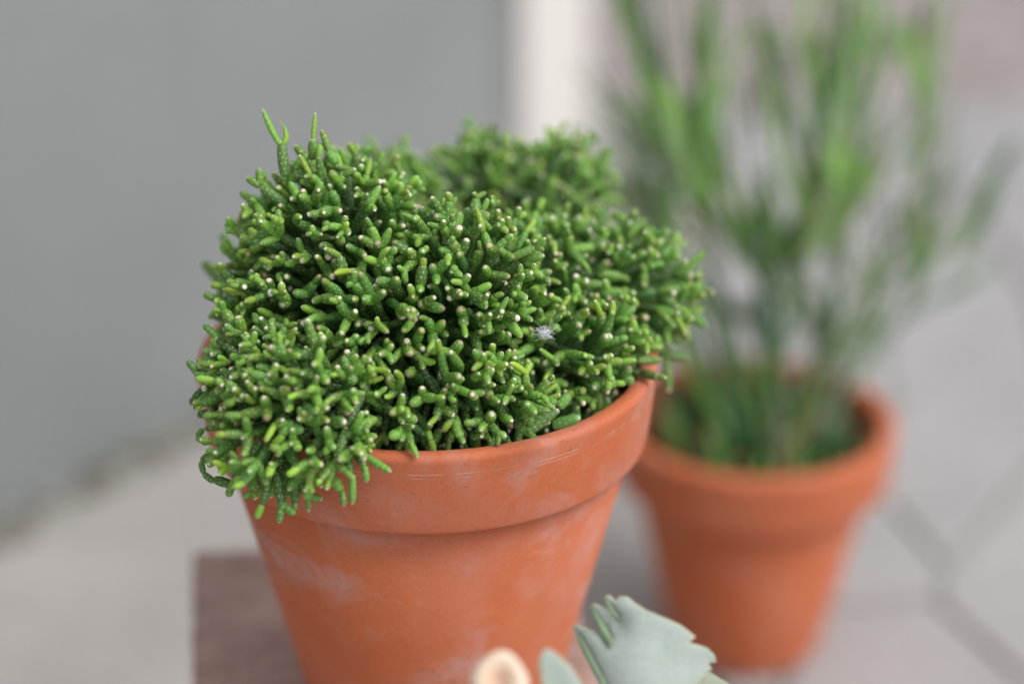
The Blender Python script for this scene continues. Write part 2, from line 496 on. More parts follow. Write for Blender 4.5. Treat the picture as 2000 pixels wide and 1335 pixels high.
NU = 10
PROF = [(0.0, 0.55), (0.05, 0.78), (0.16, 0.93), (0.36, 1.0), (0.58, 1.0), (0.76, 0.93), (0.88, 0.76), (0.955, 0.50), (0.99, 0.24)]
NR = len(PROF)
def seg_arrays(segs):
    """segs: list of dict p0,d,L,r,bend,age,rnd -> verts, faces, uvs(loop), cols(vert)"""
    nv1 = NR * NU + 1
    V = np.zeros((len(segs), nv1, 3)); C = np.zeros((len(segs), nv1, 4)); C[..., 3] = 1
    tt = np.array([p[0] for p in PROF]); rr = np.array([p[1] for p in PROF])
    an = np.arange(NU) * 2 * np.pi / NU
    for i, s in enumerate(segs):
        d = s['d']; p0 = s['p0']; L = s['L']; r = s['r']
        h = np.array([0.13, 0.31, 0.94]); a = np.cross(d, h); a /= np.linalg.norm(a); b = np.cross(d, a)
        cs, sn = np.cos(s['rot']), np.sin(s['rot'])
        a, b = a * cs + b * sn, b * cs - a * sn
        tb = tt
        cen = p0 + d * (L * tb)[:, None] + s['bend'] * (L * tb * tb)[:, None]
        prof = rr * r * (1 + s['taper'] * (0.5 - tb))
        prof = prof * (1 + 0.05 * np.sin(tb * 17 + s['rnd'] * 40))
        ring = cen[:, None, :] + prof[:, None, None] * (np.cos(an)[None, :, None] * a + np.sin(an)[None, :, None] * b)
        V[i, :NR * NU] = ring.reshape(-1, 3)
        V[i, -1] = cen[-1] + (d + 2 * s['bend']) * L * 0.012
        C[i, :, 0] = s['age']; C[i, :, 1] = s['rnd']; C[i, :, 2] = s['rows'] / 10.0
    q = []; uvq = []
    for k in range(NR - 1):
        for j in range(NU):
            j2 = (j + 1) % NU
            q.append((k * NU + j, k * NU + j2, (k + 1) * NU + j2, (k + 1) * NU + j))
            u0, u1 = j / NU, (j + 1) / NU
            uvq.append(((u0, tt[k]), (u1, tt[k]), (u1, tt[k + 1]), (u0, tt[k + 1])))
    tr = []; uvt = []
    for j in range(NU):
        tr.append(((NR - 1) * NU + j, (NR - 1) * NU + (j + 1) % NU, NR * NU))
        uvt.append(((j / NU, tt[-1]), ((j + 1) / NU, tt[-1]), ((j + .5) / NU, 1.0)))
    return V, C, np.array(q), np.array(uvq), np.array(tr), np.array(uvt)
def seg_mesh(name, segs, origin=(0, 0, 0)):
    V, C, q, uvq, tr, uvt = seg_arrays(segs)
    V = V - np.array(origin)
    n, nv1 = V.shape[0], V.shape[1]
    off = (np.arange(n) * nv1)
    Q = (q[None] + off[:, None, None]).reshape(-1)
    T = (tr[None] + off[:, None, None]).reshape(-1)
    me = bpy.data.meshes.new(name)
    me.vertices.add(n * nv1)
    me.vertices.foreach_set('co', V.reshape(-1))
    nq, ntt = n * len(q), n * len(tr)
    me.loops.add(nq * 4 + ntt * 3)
    me.loops.foreach_set('vertex_index', np.concatenate([Q, T]).astype(np.int32))
    me.polygons.add(nq + ntt)
    starts = np.concatenate([np.arange(nq) * 4, nq * 4 + np.arange(ntt) * 3]).astype(np.int32)
    me.polygons.foreach_set('loop_start', starts)
    me.polygons.foreach_set('use_smooth', np.ones(nq + ntt, dtype=bool))
    me.update(calc_edges=True)
    uvl = me.uv_layers.new(name='UVMap')
    UV = np.concatenate([np.tile(uvq.reshape(-1), n), np.tile(uvt.reshape(-1), n)])
    uvl.data.foreach_set('uv', UV.astype(np.float32))
    ca = me.color_attributes.new('tint', 'FLOAT_COLOR', 'POINT')
    ca.data.foreach_set('color', C.reshape(-1).astype(np.float32))
    me.materials.append(M_cac)
    me.validate()
    return me

RC = np.array([PX, PY, BT + PH])           # centre of the rim
def V3(px, py, z): return np.array(U(px, py, z))
MM = 0.001
# lobes of the mound: centre, radii in metres (x, y, z)
LOBES = [
    (V3(655, 480, 0.708), (.0270, .0250, .0255)),
    (V3(580, 600, 0.708), (.0210, .0220, .0250)),
    (V3(885, 600, 0.700), (.0265, .0250, .0285)),
    (V3(760, 640, 0.695), (.0250, .0220, .0260)),
    (V3(945, 375, 0.795), (.0185, .0190, .0170)),
    (V3(1082, 385, 0.790), (.0165, .0190, .0180)),
    (V3(750, 440, 0.785), (.0260, .0220, .0220)),
    (V3(1195, 590, 0.744), (.0245, .0240, .0245)),
    (V3(1075, 565, 0.734), (.0200, .0230, .0220)),
    (V3(580, 790, 0.671), (.0215, .0140, .0190)),
    (V3(545, 875, 0.668), (.0165, .0080, .0120)),
    (V3(645, 870, 0.664), (.0110, .0070, .0110)),
    (V3(455, 835, 0.685), (.0070, .0060, .0100)),
    (V3(505, 735, 0.690), (.0140, .0150, .0170)),
    (V3(870, 760, 0.684), (.0230, .0140, .0165)),
    (V3(760, 800, 0.678), (.0160, .0100, .0100)),
    (V3(960, 790, 0.684), (.0150, .0100, .0100)),
    (V3(1130, 700, 0.711), (.0215, .0170, .0150)),
    (V3(840, 640, 0.760), (.0470, .0380, .0340)),
]
def lobe_val(p, k):
    c, r = LOBES[k]
    return float(np.sqrt((((p - c) / np.array(r)) ** 2).sum()))
BC = RC + np.array([0, 0, -0.004])

def in_pot_solid(p, pad):
    dx, dy = p[0] - PX, p[1] - PY
    rad = math.hypot(dx, dy); z = p[2] - BT
    if z > PH + pad: return False
    if z < PH - 0.030:
        ro = 0.0625 - (PH - 0.028 - z) * 0.25
        return rad < ro + pad
    if z < PH - 0.021: return rad < PR * 0.955 + pad
    return PR - 0.0085 - pad < rad < PR + pad if z > PH - 0.012 else (PR - 0.010 - pad < rad < PR * 0.985 + pad)

cell = 0.005
def through_pot(s):
    return any(in_pot_solid(s['p0'] + s['d'] * s['L'] * t + s['bend'] * s['L'] * t * t, s['r'] * 0.5) for t in (0.0, 0.25, 0.5, 0.75, 1.0))
HASH = {}
def pts_of(s):
    return [s['p0'] + s['d'] * s['L'] * t + s['bend'] * s['L'] * t * t for t in (0.35, 0.7, 1.0)]
def collide(s, own, k=0.86):
    for p in pts_of(s):
        c = np.floor(p / cell).astype(int)
        for a in (-1, 0, 1):
            for b in (-1, 0, 1):
                for e in (-1, 0, 1):
                    for (q, r, cid) in HASH.get((c[0] + a, c[1] + b, c[2] + e), ()):
                        if cid == own: continue
                        if abs(q[0] - p[0]) + abs(q[1] - p[1]) > 0.008: continue
                        dd = (q[0] - p[0]) ** 2 + (q[1] - p[1]) ** 2 + (q[2] - p[2]) ** 2
                        if dd < (k * (r + s['r'])) ** 2: return True
    return False
def add_hash(s, cid):
    for p in pts_of(s):
        c = tuple(np.floor(p / cell).astype(int))
        HASH.setdefault(c, []).append((p, s['r'], cid))
def unit(v): return v / (np.linalg.norm(v) + 1e-12)
def mk(p0, d, L, r, age, bend=None, rows=None, taper=0.0):
    bend = rng.normal(0, 0.10, 3) if bend is None else bend
    return dict(p0=np.array(p0), d=unit(np.array(d)), L=L, r=r, bend=bend, age=float(np.clip(age, 0, 1)), rnd=float(rng.random()), rot=float(rng.random() * 6.283),
                taper=taper, rows=rows if rows else max(3, round(L / 0.00155)))
SEGS = []
def end_of(s): return s['p0'] + s['d'] * s['L'] * 0.97 + s['bend'] * s['L'] * 0.94
def enddir(s): return unit(s['d'] + 2 * s['bend'])
def spread(d, th, ph):
    h = np.array([0.2, 0.9, 0.4]); a = unit(np.cross(d, h)); b = np.cross(d, a)
    return unit(d * math.cos(th) + (a * math.cos(ph) + b * math.sin(ph)) * math.sin(th))
CID = [0]
def try_add(s, cid, k=0.86, pot=True):
    if pot:
        for q in pts_of(s):
            if in_pot_solid(q, s['r'] * 0.6): return False
    if end_of(s)[0] < PX - PR - 0.0045: return False
    if collide(s, cid, k): return False
    SEGS.append(s); return True
def cluster(node, n, level=0, dens=1.0, k=0.86):
    """one branch: carrier segment from inside, crown of plump segments, tiny new ones on those"""
    CID[0] += 1; cid = CID[0]
    start = len(SEGS)
    Lc = rng.uniform(.008, .014)
    rc = rng.uniform(.00120, .00155)
    car = mk(node - n * Lc, n, Lc, rc, rng.uniform(0.0, 0.3), taper=-0.1, bend=rng.normal(0, .06, 3))
    if collide(car, cid, 0.60) or node[0] < PX - PR - 0.002: return False
    if any(in_pot_solid(car['p0'] + n * Lc * t, 0.0004) for t in (.45, .75, 1.0)): return False
    SEGS.append(car)
    # deeper stem
    d2 = unit(unit(car['p0'] - BC) * 0.6 + n * 0.6 + rng.normal(0, .2, 3))
    L2 = rng.uniform(.010, .016)
    deep = mk(car['p0'] - d2 * L2, d2, L2 * 1.02, rng.uniform(.0011, .0014), rng.uniform(0, 0.12), bend=np.zeros(3))
    if not through_pot(deep): SEGS.append(deep)
    e = end_of(car); dn = enddir(car)
    m = int(rng.choice([2, 3, 4, 4, 5]))
    ph0 = rng.uniform(0, 6.28)
    young = rng.random()
    made = 0
    for i in range(m):
        th = rng.uniform(0.45, 1.0) if not (i == 0 and m >= 4) else rng.uniform(0, 0.3)
        ph = ph0 + i * 6.283 / (m if m < 4 else m - 1) + rng.uniform(-.25, .25)
        L = rng.uniform(.0040, .0076) if rng.random() < .85 else rng.uniform(.007, .0095); r = rng.uniform(.00122, .00170)
        if young > 0.8: L *= 0.75; r *= 0.8
        d = spread(dn, th, ph)
        s = mk(e - d * r * 0.2, d, L, r, 0.25 + 0.35 * rng.random() + (0.15 if young > .8 else 0), bend=dn * rng.uniform(0, 0.14) + rng.normal(0, .05, 3))
        if try_add(s, cid, k):
            made += 1
            u = rng.random()
            nn = 0 if u < .42 else 1 if u < .70 else 2 if u < .91 else 3
            e2 = end_of(s); dd = enddir(s)
            p2 = rng.uniform(0, 6.28)
            for j in range(nn):
                if rng.random() < 0.045:
                    L3 = rng.uniform(.005, .008); r3 = rng.uniform(.0008, .0010); ag = rng.uniform(.7, 1.0)
                else:
                    L3 = rng.uniform(.0022, .0046); r3 = rng.uniform(.00080, .00125); ag = rng.uniform(.40, .85)
                d3 = spread(dd, rng.uniform(.15, .5) if nn == 1 else rng.uniform(.5, .95), p2 + j * 6.283 / max(nn, 1))
                s3 = mk(e2 - d3 * r3 * 0.4, d3, L3, r3, ag, rows=rng.integers(4, 7))
                try_add(s3, cid, k)
    for s in SEGS[start:]: add_hash(s, cid)
    return True

# hand-placed branches: sprouts on top, stems hanging over the rim
def bent(a, m, b, r, age, cid=None):
    CID[0] += 1
    A, M_, B = V3(*a), V3(*m), V3(*b)
    qa = 4 * M_ - B - 3 * A; qb = B - A - qa
    L = np.linalg.norm(qa)
    s = mk(A, qa, L, r, age, bend=qb / L, taper=0.10, rows=max(4, round(np.linalg.norm(B - A) / .0014)))
    SEGS.append(s); add_hash(s, CID[0])
def chain(points, widths, ages, kids=0, cid=None):
    if cid is None:
        CID[0] += 1; cid = CID[0]
    last = None
    for (a, b), wd, ag in zip(zip(points, points[1:]), widths, ages):
        A, B = V3(*a), V3(*b)
        d = B - A
        s = mk(A, d, np.linalg.norm(d) * 1.02, wd, ag, bend=rng.normal(0, .04, 3))
        SEGS.append(s); add_hash(s, cid); last = s
    return last, cid
hand = []
z1 = 0.694
chain([(556, 345, z1), (549, 275, z1)], [.0016], [.3])
bent((548, 284, z1), (531, 255, z1), (512, 212, z1), .00095, .62)
bent((550, 284, z1), (559, 258, z1), (539, 228, z1), .00105, .80)
chain([(614, 312, z1), (612, 273, z1)], [.0017], [.35])
bent((612, 278, z1), (613, 250, z1), (616, 220, z1), .00075, .78)
chain([(656, 320, z1), (641, 292, z1)], [.0016], [.4]); bent((643, 298, z1), (636, 276, z1), (628, 253, z1), .00100, .6)
chain([(560, 400, z1), (508, 365, z1)], [.0016], [.25]); chain([(508, 364, z1), (482, 345, z1)], [.0012], [.5]); chain([(508, 362, z1), (507, 330, z1)], [.0012], [.5])
chain([(575, 330, z1), (600, 300, z1)], [.0014], [.4]); chain([(600, 312, z1), (578, 286, z1)], [.0013], [.4])
z2 = 0.640
for pts, wd, ag in [
    ([(530, 900, 0.6715), (520, 960, 0.6685), (512, 985, 0.6677)], [.0013, .0011], [.15, .1]),
    ([(512, 985, 0.6677), (500, 1012, 0.6670)], [.0011], [.7]),
    ([(540, 920, 0.6693), (550, 985, 0.6663)], [.0014], [.1]),
    ([(551, 983, 0.6663), (543, 1018, 0.6655)], [.0012], [.3]), ([(551, 983, 0.6663), (577, 1005, 0.6655)], [.0011], [.35]),
    ([(600, 900, 0.6693), (565, 960, 0.6640)], [.0015], [.4]),
    ([(640, 880, 0.6670), (648, 930, 0.6640), (668, 960, 0.6625)], [.0015, .0014], [.2, .5]),
    ([(668, 958, 0.6625), (672, 988, 0.6617)], [.0010], [.4]),
    ([(690, 880, 0.6655), (712, 908, 0.6633), (716, 942, 0.6625)], [.0012, .0010], [.2, .45]),
    ([(710, 888, 0.6655), (762, 920, 0.6625)], [.0011], [.5]),
    ([(670, 870, 0.6655), (688, 925, 0.6625), (690, 985, 0.6617)], [.0012, .0011], [.25, .4]),
    ([(450, 885, 0.6805), (410, 886, 0.6805), (392, 900, 0.6805)], [.0011, .0010], [.1, .2]),
    ([(392, 902, 0.6805), (398, 925, 0.6790), (418, 940, 0.6775)], [.0009, .0010], [.2, .25]),
    ([(418, 936, 0.6775), (455, 945, 0.6767)], [.0014], [.3]), ([(455, 942, 0.6767), (445, 970, 0.6760)], [.0012], [.5]),
    ([(520, 925, 0.6730), (458, 942, 0.6767)], [.0013], [.1]),
    ([(610, 930, 0.6663), (598, 975, 0.6633)], [.0015], [.5]), ([(612, 925, 0.6655), (630, 950, 0.6633)], [.0011], [.5]),
    ([(420, 760, 0.6895), (392, 735, 0.6895), (365, 703, 0.6895)], [.0013, .0011], [.1, .2]),
    ([(420, 740, 0.6865), (378, 730, 0.6865)], [.0012], [.25]),
    ([(395, 760, 0.6917), (372, 790, 0.6925)], [.0012], [.2]), ([(430, 800, 0.6865), (382, 812, 0.6880)], [.0013], [.2]),
    ([(450, 830, 0.6820), (396, 838, 0.6820)], [.0010], [.35]), ([(396, 838, 0.6820), (384, 852, 0.6820), (405, 868, 0.6813)], [.0009, .0010], [.35, .4]),
    ([(470, 700, 0.6843), (425, 660, 0.6865), (396, 630, 0.6880)], [.0013, .0010], [.1, .3]),
    ([(1290, 560, .748), (1335, 530, .750), (1378, 492, .751)], [.0017, .0014], [.3, .5]),
    ([(1320, 600, .745), (1380, 632, .744)], [.0017], [.35]),
    ([(1300, 700, .742), (1308, 765, .740)], [.0016], [.3]), ([(1285, 690, .742), (1342, 700, .744)], [.0015], [.2]),
    ([(1080, 830, .664), (1130, 815, .662)], [.0016], [.3]), ([(1030, 845, .660), (1090, 795, .662), (1112, 772, .663)], [.0015, .0015], [.2, .4]),
    ([(440, 560, .74), (398, 512, .745)], [.0016], [.3]), ([(460, 500, .74), (432, 458, .745)], [.0015], [.35]),
]:
    chain(pts, wd, ag)

# surface clusters on the union of lobes
def sample_surface(n_try, shrinkf, minD, store):
    areas = np.array([r[0] * r[1] + r[1] * r[2] + r[0] * r[2] for _, r in LOBES]); pr = areas / areas.sum()
    for _ in range(n_try):
        k = rng.choice(len(LOBES), p=pr)
        c, r = LOBES[k]; r = np.array(r)
        u = unit(rng.normal(0, 1, 3))
        p = c + u * r * shrinkf
        if any(lobe_val(p, j) < shrinkf * 0.97 for j in range(len(LOBES)) if j != k): continue
        nrm = unit(u / r)
        out_ = unit(p - BC)
        nrm = unit(nrm * 0.75 + out_ * 0.45 + rng.normal(0, .17, 3))
        rad = math.hypot(p[0] - PX, p[1] - PY)
        if p[2] < RC[2] + 0.001 and rad > PR - 0.003:
            o_ = np.array([(p[0] - PX) / rad, (p[1] - PY) / rad, 0])
            nrm = unit(o_ * 0.55 + u * 0.55 + np.array([0, 0, -0.22]) + rng.normal(0, .18, 3))
        if p[2] < RC[2] - 0.026: continue
        if in_pot_solid(p, 0.001): continue
        # drop what faces down under the mound, deep inside the pot
        if p[2] < RC[2] - 0.006 and math.hypot(p[0] - PX, p[1] - PY) < PR - 0.008 : continue
        if any(((p - q) ** 2).sum() < minD ** 2 for q in store[-4000:]): continue
        store.append(p)
        yield p, nrm
st = []
for p, n in sample_surface(36000, 0.97, 0.0062, st): cluster(p - n * 0.002, n, k=0.84)
n1_ = len(SEGS)
st2 = []
for p, n in sample_surface(9000, 0.74, 0.0062, st2): cluster(p, n, k=0.80)
st3 = []
for p, n in sample_surface(2500, 0.50, 0.0075, st3): cluster(p, n, k=0.80)
# inner stems rising from the soil
for _ in range(420):
    a = rng.uniform(0, 6.283); q = (PR - 0.016) * math.sqrt(rng.random())
    p0 = np.array([PX + q * math.cos(a), PY + q * math.sin(a), BT + PH - 0.022])
    d = unit(np.array([math.cos(a) * q * 9, math.sin(a) * q * 9, 0.9]) + rng.normal(0, .25, 3))
    L = rng.uniform(.012, .026)
    s = mk(p0, d, L, rng.uniform(.0012, .0016), rng.uniform(0, .1), bend=np.zeros(3))
    if not any(in_pot_solid(s['p0'] + d * L * t, 0.001) for t in (.3, .6, .8, 1)): SEGS.append(s)
print('segments', n1_, len(SEGS))

# which segments show largest: coarse visibility test from the camera
def proj(p):
    rel = p - np.array(CAM)
    z = rel[1] * CP - rel[2] * SP
    return 1000 + rel[0] / z * F, 667.5 - (rel[1] * SP + rel[2] * CP) / z * F, z
zb = {}
info = []
for i, s in enumerate(SEGS):
    pts = [s['p0'] + s['d'] * s['L'] * t for t in (0.15, 0.4, 0.65, 0.9)]
    bins = []
    for p in pts:
        x, y, z = proj(p)
        for ox in (-6, 0, 6):
            bx_ = (int((x + ox) // 8), int(y // 8)); bins.append((bx_, z))
            if z < zb.get(bx_, (9,))[0]: zb[bx_] = (z, i)
    info.append(bins)
score = []
for i, s in enumerate(SEGS):
    vis = sum(1 for b_, z in info[i] if zb[b_][1] == i or z < zb[b_][0] + 0.0008) / len(info[i])
    z = info[i][0][1]
    score.append((vis ** 1.5 * (2 * s['r']) * s['L'] / z ** 2, i))
score.sort(reverse=True)
big = [i for _, i in score[:300]]
bigset = set(big)
cactus = empty('bead_cactus', tuple(RC))
tag(cactus, 'dense green cactus mound of short plump dotted segments spilling over the pot rim', 'cactus')
cl = np.array(cactus.location)
for i in big:
    s = SEGS[i]
    me = seg_mesh('stem_segment', [s], s['p0'])
    o = bpy.data.objects.new('stem_segment', me); COL.objects.link(o)
    o.parent = cactus; o.location = tuple(s['p0'] - cl)
rest = [s for i, s in enumerate(SEGS) if i not in bigset]
me = seg_mesh('stem_mass', rest, cl)
o = bpy.data.objects.new('stem_mass', me); COL.objects.link(o); o.parent = cactus; o['kind'] = 'stuff'

# cobweb tuft caught on the cactus
m, t, b = new_mat('web'); b.inputs['Base Color'].default_value = (0.85, 0.87, 0.9, 1); b.inputs['Roughness'].default_value = 0.6
bm = bmesh.new()
wc = U(1061, 650, 0.684)
wr = random.Random(4)
for i in range(70):
    a = Vector((wr.gauss(0, 1), wr.gauss(0, .6), wr.gauss(0, .6))) * 0.0013
    b_ = Vector((wr.gauss(0, 1), wr.gauss(0, .6), wr.gauss(0, .6))) * 0.0015
    if i < 8: b_ = Vector((wr.uniform(-1, 1), wr.uniform(-.3, .6), wr.uniform(-.2, 1.2))) * 0.006
    mid = (a + b_) / 2 + Vector((wr.gauss(0, 1), 0, wr.gauss(0, 1))) * 0.0007
    tube(bm, [a, mid, b_], [0.00006] * 3 if i >= 8 else [0.000025] * 3, 4)
o = bm_obj('cobweb', bm, m); o.location = wc
tag(o, 'small white tuft of cobweb caught on the right side of the cactus mound', 'cobweb')

# ------------------------------------------------------------------ tall plant in the second pot
def leaf_mat(name, c1, c2, rough=0.5, sss=0.15):
    m, t, b = new_mat(name)
    v = coords(t)
    oi = nd(t, 'ShaderNodeObjectInfo')
    col = ramp(t, noise(t, v, 40, 4), [(0.3, c1), (0.7, c2)])
    hv = nd(t, 'ShaderNodeHueSaturation'); t.links.new(col, hv.inputs['Color'])
    t.links.new(mth(t, 'MULTIPLY_ADD', oi.outputs['Random'], 0.4, 0.8), hv.inputs['Value'])
    t.links.new(hv.outputs[0], b.inputs['Base Color'])
    b.inputs['Roughness'].default_value = rough
    b.inputs['Subsurface Weight'].default_value = sss
    b.inputs['Subsurface Radius'].default_value = (0.001, 0.002, 0.0005)
    bump(t, b, noise(t, v, 500, 3), 0.2, 0.0005)
    return m
M_g = [leaf_mat('leaf_bright', (0.14, 0.30, 0.045), (0.21, 0.39, 0.08)), leaf_mat('leaf_mid', (0.08, 0.22, 0.035), (0.14, 0.30, 0.055)),
       leaf_mat('leaf_dark', (0.035, 0.105, 0.028), (0.07, 0.16, 0.045)), leaf_mat('leaf_olive', (0.13, 0.17, 0.07), (0.22, 0.25, 0.12)),
       leaf_mat('leaf_grey', (0.11, 0.15, 0.10), (0.17, 0.21, 0.15)), leaf_mat('dry_leaf', (0.22, 0.12, 0.05), (0.34, 0.22, 0.10))]
M_stem = leaf_mat('green_stem', (0.030, 0.105, 0.045), (0.055, 0.15, 0.065))
tall = empty('tall_succulent', (QX, QY, QH - 0.034))
tag(tall, 'tall blurred green plant with long upright leafy shoots in the plain pot', 'plant')
tl = Vector(tall.location)
def shoot(name, pts, widths, mat, flat=0.35, nrm=None):
    P = [U(*p) for p in pts]
    # densify with Catmull-like smoothing
    out_p, out_r = [], []
    n = len(P)
    for i in range(n - 1):
        p0, p1, p2, p3 = P[max(i - 1, 0)], P[i], P[i + 1], P[min(i + 2, n - 1)]
        for k in range(6):
            t = k / 6
            q = 0.5 * ((2 * p1) + (p2 - p0) * t + (2 * p0 - 5 * p1 + 4 * p2 - p3) * t * t + (3 * p1 - p0 - 3 * p2 + p3) * t ** 3)
            out_p.append(q); out_r.append(widths[i] * (1 - t) + widths[i + 1] * t)
    out_p.append(P[-1]); out_r.append(widths[-1])
    bm = bmesh.new()
    tube(bm, [p - tl for p in out_p], out_r, 8, flat, nrm)
    o = bm_obj(name, bm, mat, None)
    o.parent = tall
    return o
mmw = lambda px, z: px / F * z / 2
def leafp(x0, y0, x1, y1, w_, z, mat, dz=0.0, bow=0):
    mx, my = (x0 + x1) / 2 + bow, (y0 + y1) / 2
    h = mmw(w_, z) * 0.54
    shoot('leaf', [(x0, y0, z), ((x0 * 2 + mx) / 3, (y0 * 2 + my) / 3, z + dz * .3), (mx, my, z + dz * .5), ((x1 * 2 + mx) / 3, (y1 * 2 + my) / 3, z + dz * .8), (x1, y1, z + dz)],
          [h * .35, h * .8, h, h * .8, h * .12], mat, 0.22, (random.uniform(-.5, .5), -1, random.uniform(-.2, .4)))
Zq = 1.06
stems = [
    [(1500, 880, 1.075), (1503, 760, 1.07), (1500, 640, 1.06), (1497, 540, 1.055)],
    [(1497, 560, 1.056), (1455, 500, 1.05), (1400, 430, 1.04), (1360, 360, 1.03)],
    [(1497, 550, 1.056), (1540, 450, 1.055), (1590, 380, 1.05), (1620, 300, 1.045)],
    [(1560, 880, 1.08), (1590, 740, 1.08), (1615, 640, 1.085)],
    [(1470, 880, 1.07), (1440, 790, 1.07), (1420, 700, 1.07)],
    [(1600, 860, 1.09), (1680, 720, 1.10), (1760, 620, 1.11), (1800, 520, 1.115)],
    [(1760, 620, 1.11), (1850, 570, 1.12), (1900, 545, 1.12)],
    [(1430, 870, 1.07), (1350, 720, 1.05), (1300, 560, 1.03), (1290, 400, 1.02)],
]
for k, s_ in enumerate(stems):
    wz = [mmw(w_, s_[0][2]) for w_ in ([50, 44, 38, 42] if k == 0 else [22, 20, 18, 14])[:len(s_)]]
    shoot('stem', s_, wz, M_stem if k == 0 else M_g[2] if k in (3, 4) else M_g[4] if k in (5, 6) else M_g[1], 0.9)
L_ = [
    (1290, 180, 1205, -80, 50, 1.04, 4), (1300, 160, 1235, -60, 36, 1.04, 3), (1345, 380, 1262, 130, 44, 1.0, 0), (1310, 330, 1245, 120, 36, 1.01, 1), (1360, 380, 1395, -60, 66, 1.01, 1), (1370, 300, 1384, 60, 50, 1.02, 1),
    (1330, 450, 1150, 110, 16, .99, 2), (1340, 380, 1300, 140, 50, 1.0, 0), (1300, 420, 1330, 240, 46, 1.02, 1), (1400, 400, 1345, 180, 50, 1.02, 0), (1445, 430, 1395, 230, 44, 1.03, 1),
    (1500, 520, 1370, 300, 34, 1.04, 2), (1490, 520, 1450, 360, 40, 1.05, 1), (1330, 560, 1255, 300, 30, 1.04, 4), (1290, 480, 1230, 200, 26, 1.05, 4),
    (1380, 470, 1350, 330, 44, 1.05, 4), (1410, 500, 1290, 380, 26, 1.03, 3),
    (1560, 290, 1525, 60, 44, 1.03, 1), (1550, 260, 1500, 40, 34, 1.04, 0), (1580, 420, 1535, 150, 40, 1.02, 0), (1590, 200, 1570, 20, 34, 1.03, 3),
    (1610, 260, 1640, -40, 40, 1.03, 1), (1640, 240, 1685, 0, 34, 1.03, 1), (1600, 270, 1610, 60, 44, 1.03, 2), (1670, 260, 1720, 40, 30, 1.04, 2),
    (1560, 500, 1655, 240, 70, 1.03, 1), (1590, 480, 1700, 290, 56, 1.04, 1), (1640, 360, 1640, 240, 66, 1.01, 0), (1600, 350, 1590, 140, 40, 1.03, 1), (1540, 540, 1600, 300, 54, 1.05, 2),
    (1700, 360, 1650, 300, 44, 1.02, 0), (1520, 520, 1480, 330, 40, 1.04, 1), (1510, 540, 1460, 420, 40, 1.04, 2), (1620, 420, 1740, 230, 26, 1.05, 4),
    (1800, 540, 1815, 60, 26, 1.10, 1), (1810, 200, 1760, 30, 40, 1.07, 0), (1800, 260, 1850, -40, 30, 1.08, 1), (1780, 140, 1800, 0, 34, 1.08, 3), (1790, 520, 1775, 380, 40, 1.11, 2), (1770, 560, 1830, 440, 40, 1.11, 2),
    (1815, 480, 1870, 340, 22, 1.12, 4), (1880, 480, 1985, 270, 44, 1.13, 2), (1860, 520, 1930, 380, 26, 1.13, 4), (1740, 560, 1720, 380, 24, 1.12, 4),
    (1600, 720, 1640, 560, 30, 1.06, 2), (1500, 700, 1560, 560, 40, 1.08, 4), (1480, 660, 1430, 560, 30, 1.08, 4), (1620, 700, 1580, 560, 46, 1.08, 3), (1460, 620, 1360, 560, 24, 1.06, 2),
    (1400, 720, 1330, 610, 24, 1.07, 4), (1660, 740, 1740, 600, 18, 1.09, 4), (1850, 570, 1960, 500, 22, 1.13, 4), (1700, 640, 1690, 500, 26, 1.10, 4),
    (1520, 760, 1500, 640, 34, 1.07, 2), (1560, 620, 1540, 470, 40, 1.06, 1), (1330, 340, 1180, 200, 18, 1.05, 4), (1500, 200, 1470, -40, 22, 1.05, 3), (1570, 120, 1560, -50, 24, 1.04, 0), (1650, 120, 1660, -60, 26, 1.04, 3), (1700, 140, 1690, -40, 30, 1.05, 0), (1740, 110, 1700, -60, 22, 1.06, 1),
]
for (x0, y0, x1, y1, w_, z, mi) in L_:
    leafp(x0, y0, x1, y1, w_, z, M_g[mi], random.uniform(-.012, .012), random.uniform(-10, 10))
    leafp(x0 + random.uniform(-24, 24), y0 + 10, x1 + random.uniform(-70, 70), y1 + random.uniform(-20, 90), w_ * 0.55, z + random.uniform(-.02, .03), M_g[random.choice([mi, 0, 1, 3])], random.uniform(-.012, .012), random.uniform(-14, 14))
    leafp(x0 + random.uniform(-14, 14), y0 + 20, x1 + random.uniform(-50, 50), y1 + random.uniform(-30, 60), w_ * 0.8, z + random.uniform(-.02, .03), M_g[random.choice([mi, mi, 3, 4, 1])], random.uniform(-.012, .012), random.uniform(-14, 14))
rl = random.Random(23)
for i in range(60):
    x0 = rl.uniform(1230, 1830); y0 = rl.uniform(250, 620)
    lean = (x0 - 1520) / 300
    ln = rl.uniform(90, 190)
    leafp(x0, y0, x0 + ln * (lean * .6 + rl.uniform(-.25, .25)), y0 - ln, rl.uniform(14, 30), rl.uniform(1.02, 1.11), M_g[rl.choice([0, 1, 2, 3, 4, 4, 3])], rl.uniform(-.01, .01), rl.uniform(-8, 8))
for i in range(20):
    xb = rl.uniform(1400, 1590); lean = (xb - 1495) / 95 + rl.gauss(0, .25)
    h = rl.uniform(260, 620)
    zb_ = rl.uniform(1.06, 1.10); dz = rl.uniform(-.03, .03)
    pts = [(xb, 870, zb_), (xb + lean * h * .18, 870 - h * .35, zb_ + dz * .4), (xb + lean * h * .40, 870 - h * .7, zb_ + dz * .8), (xb + lean * h * .55, 870 - h, zb_ + dz)]
    wz = [mmw(q, zb_) for q in (13, 12, 13, 5)]
    shoot('stem', pts, wz, M_g[rl.choice([1, 2, 3, 4, 2])], 0.8)
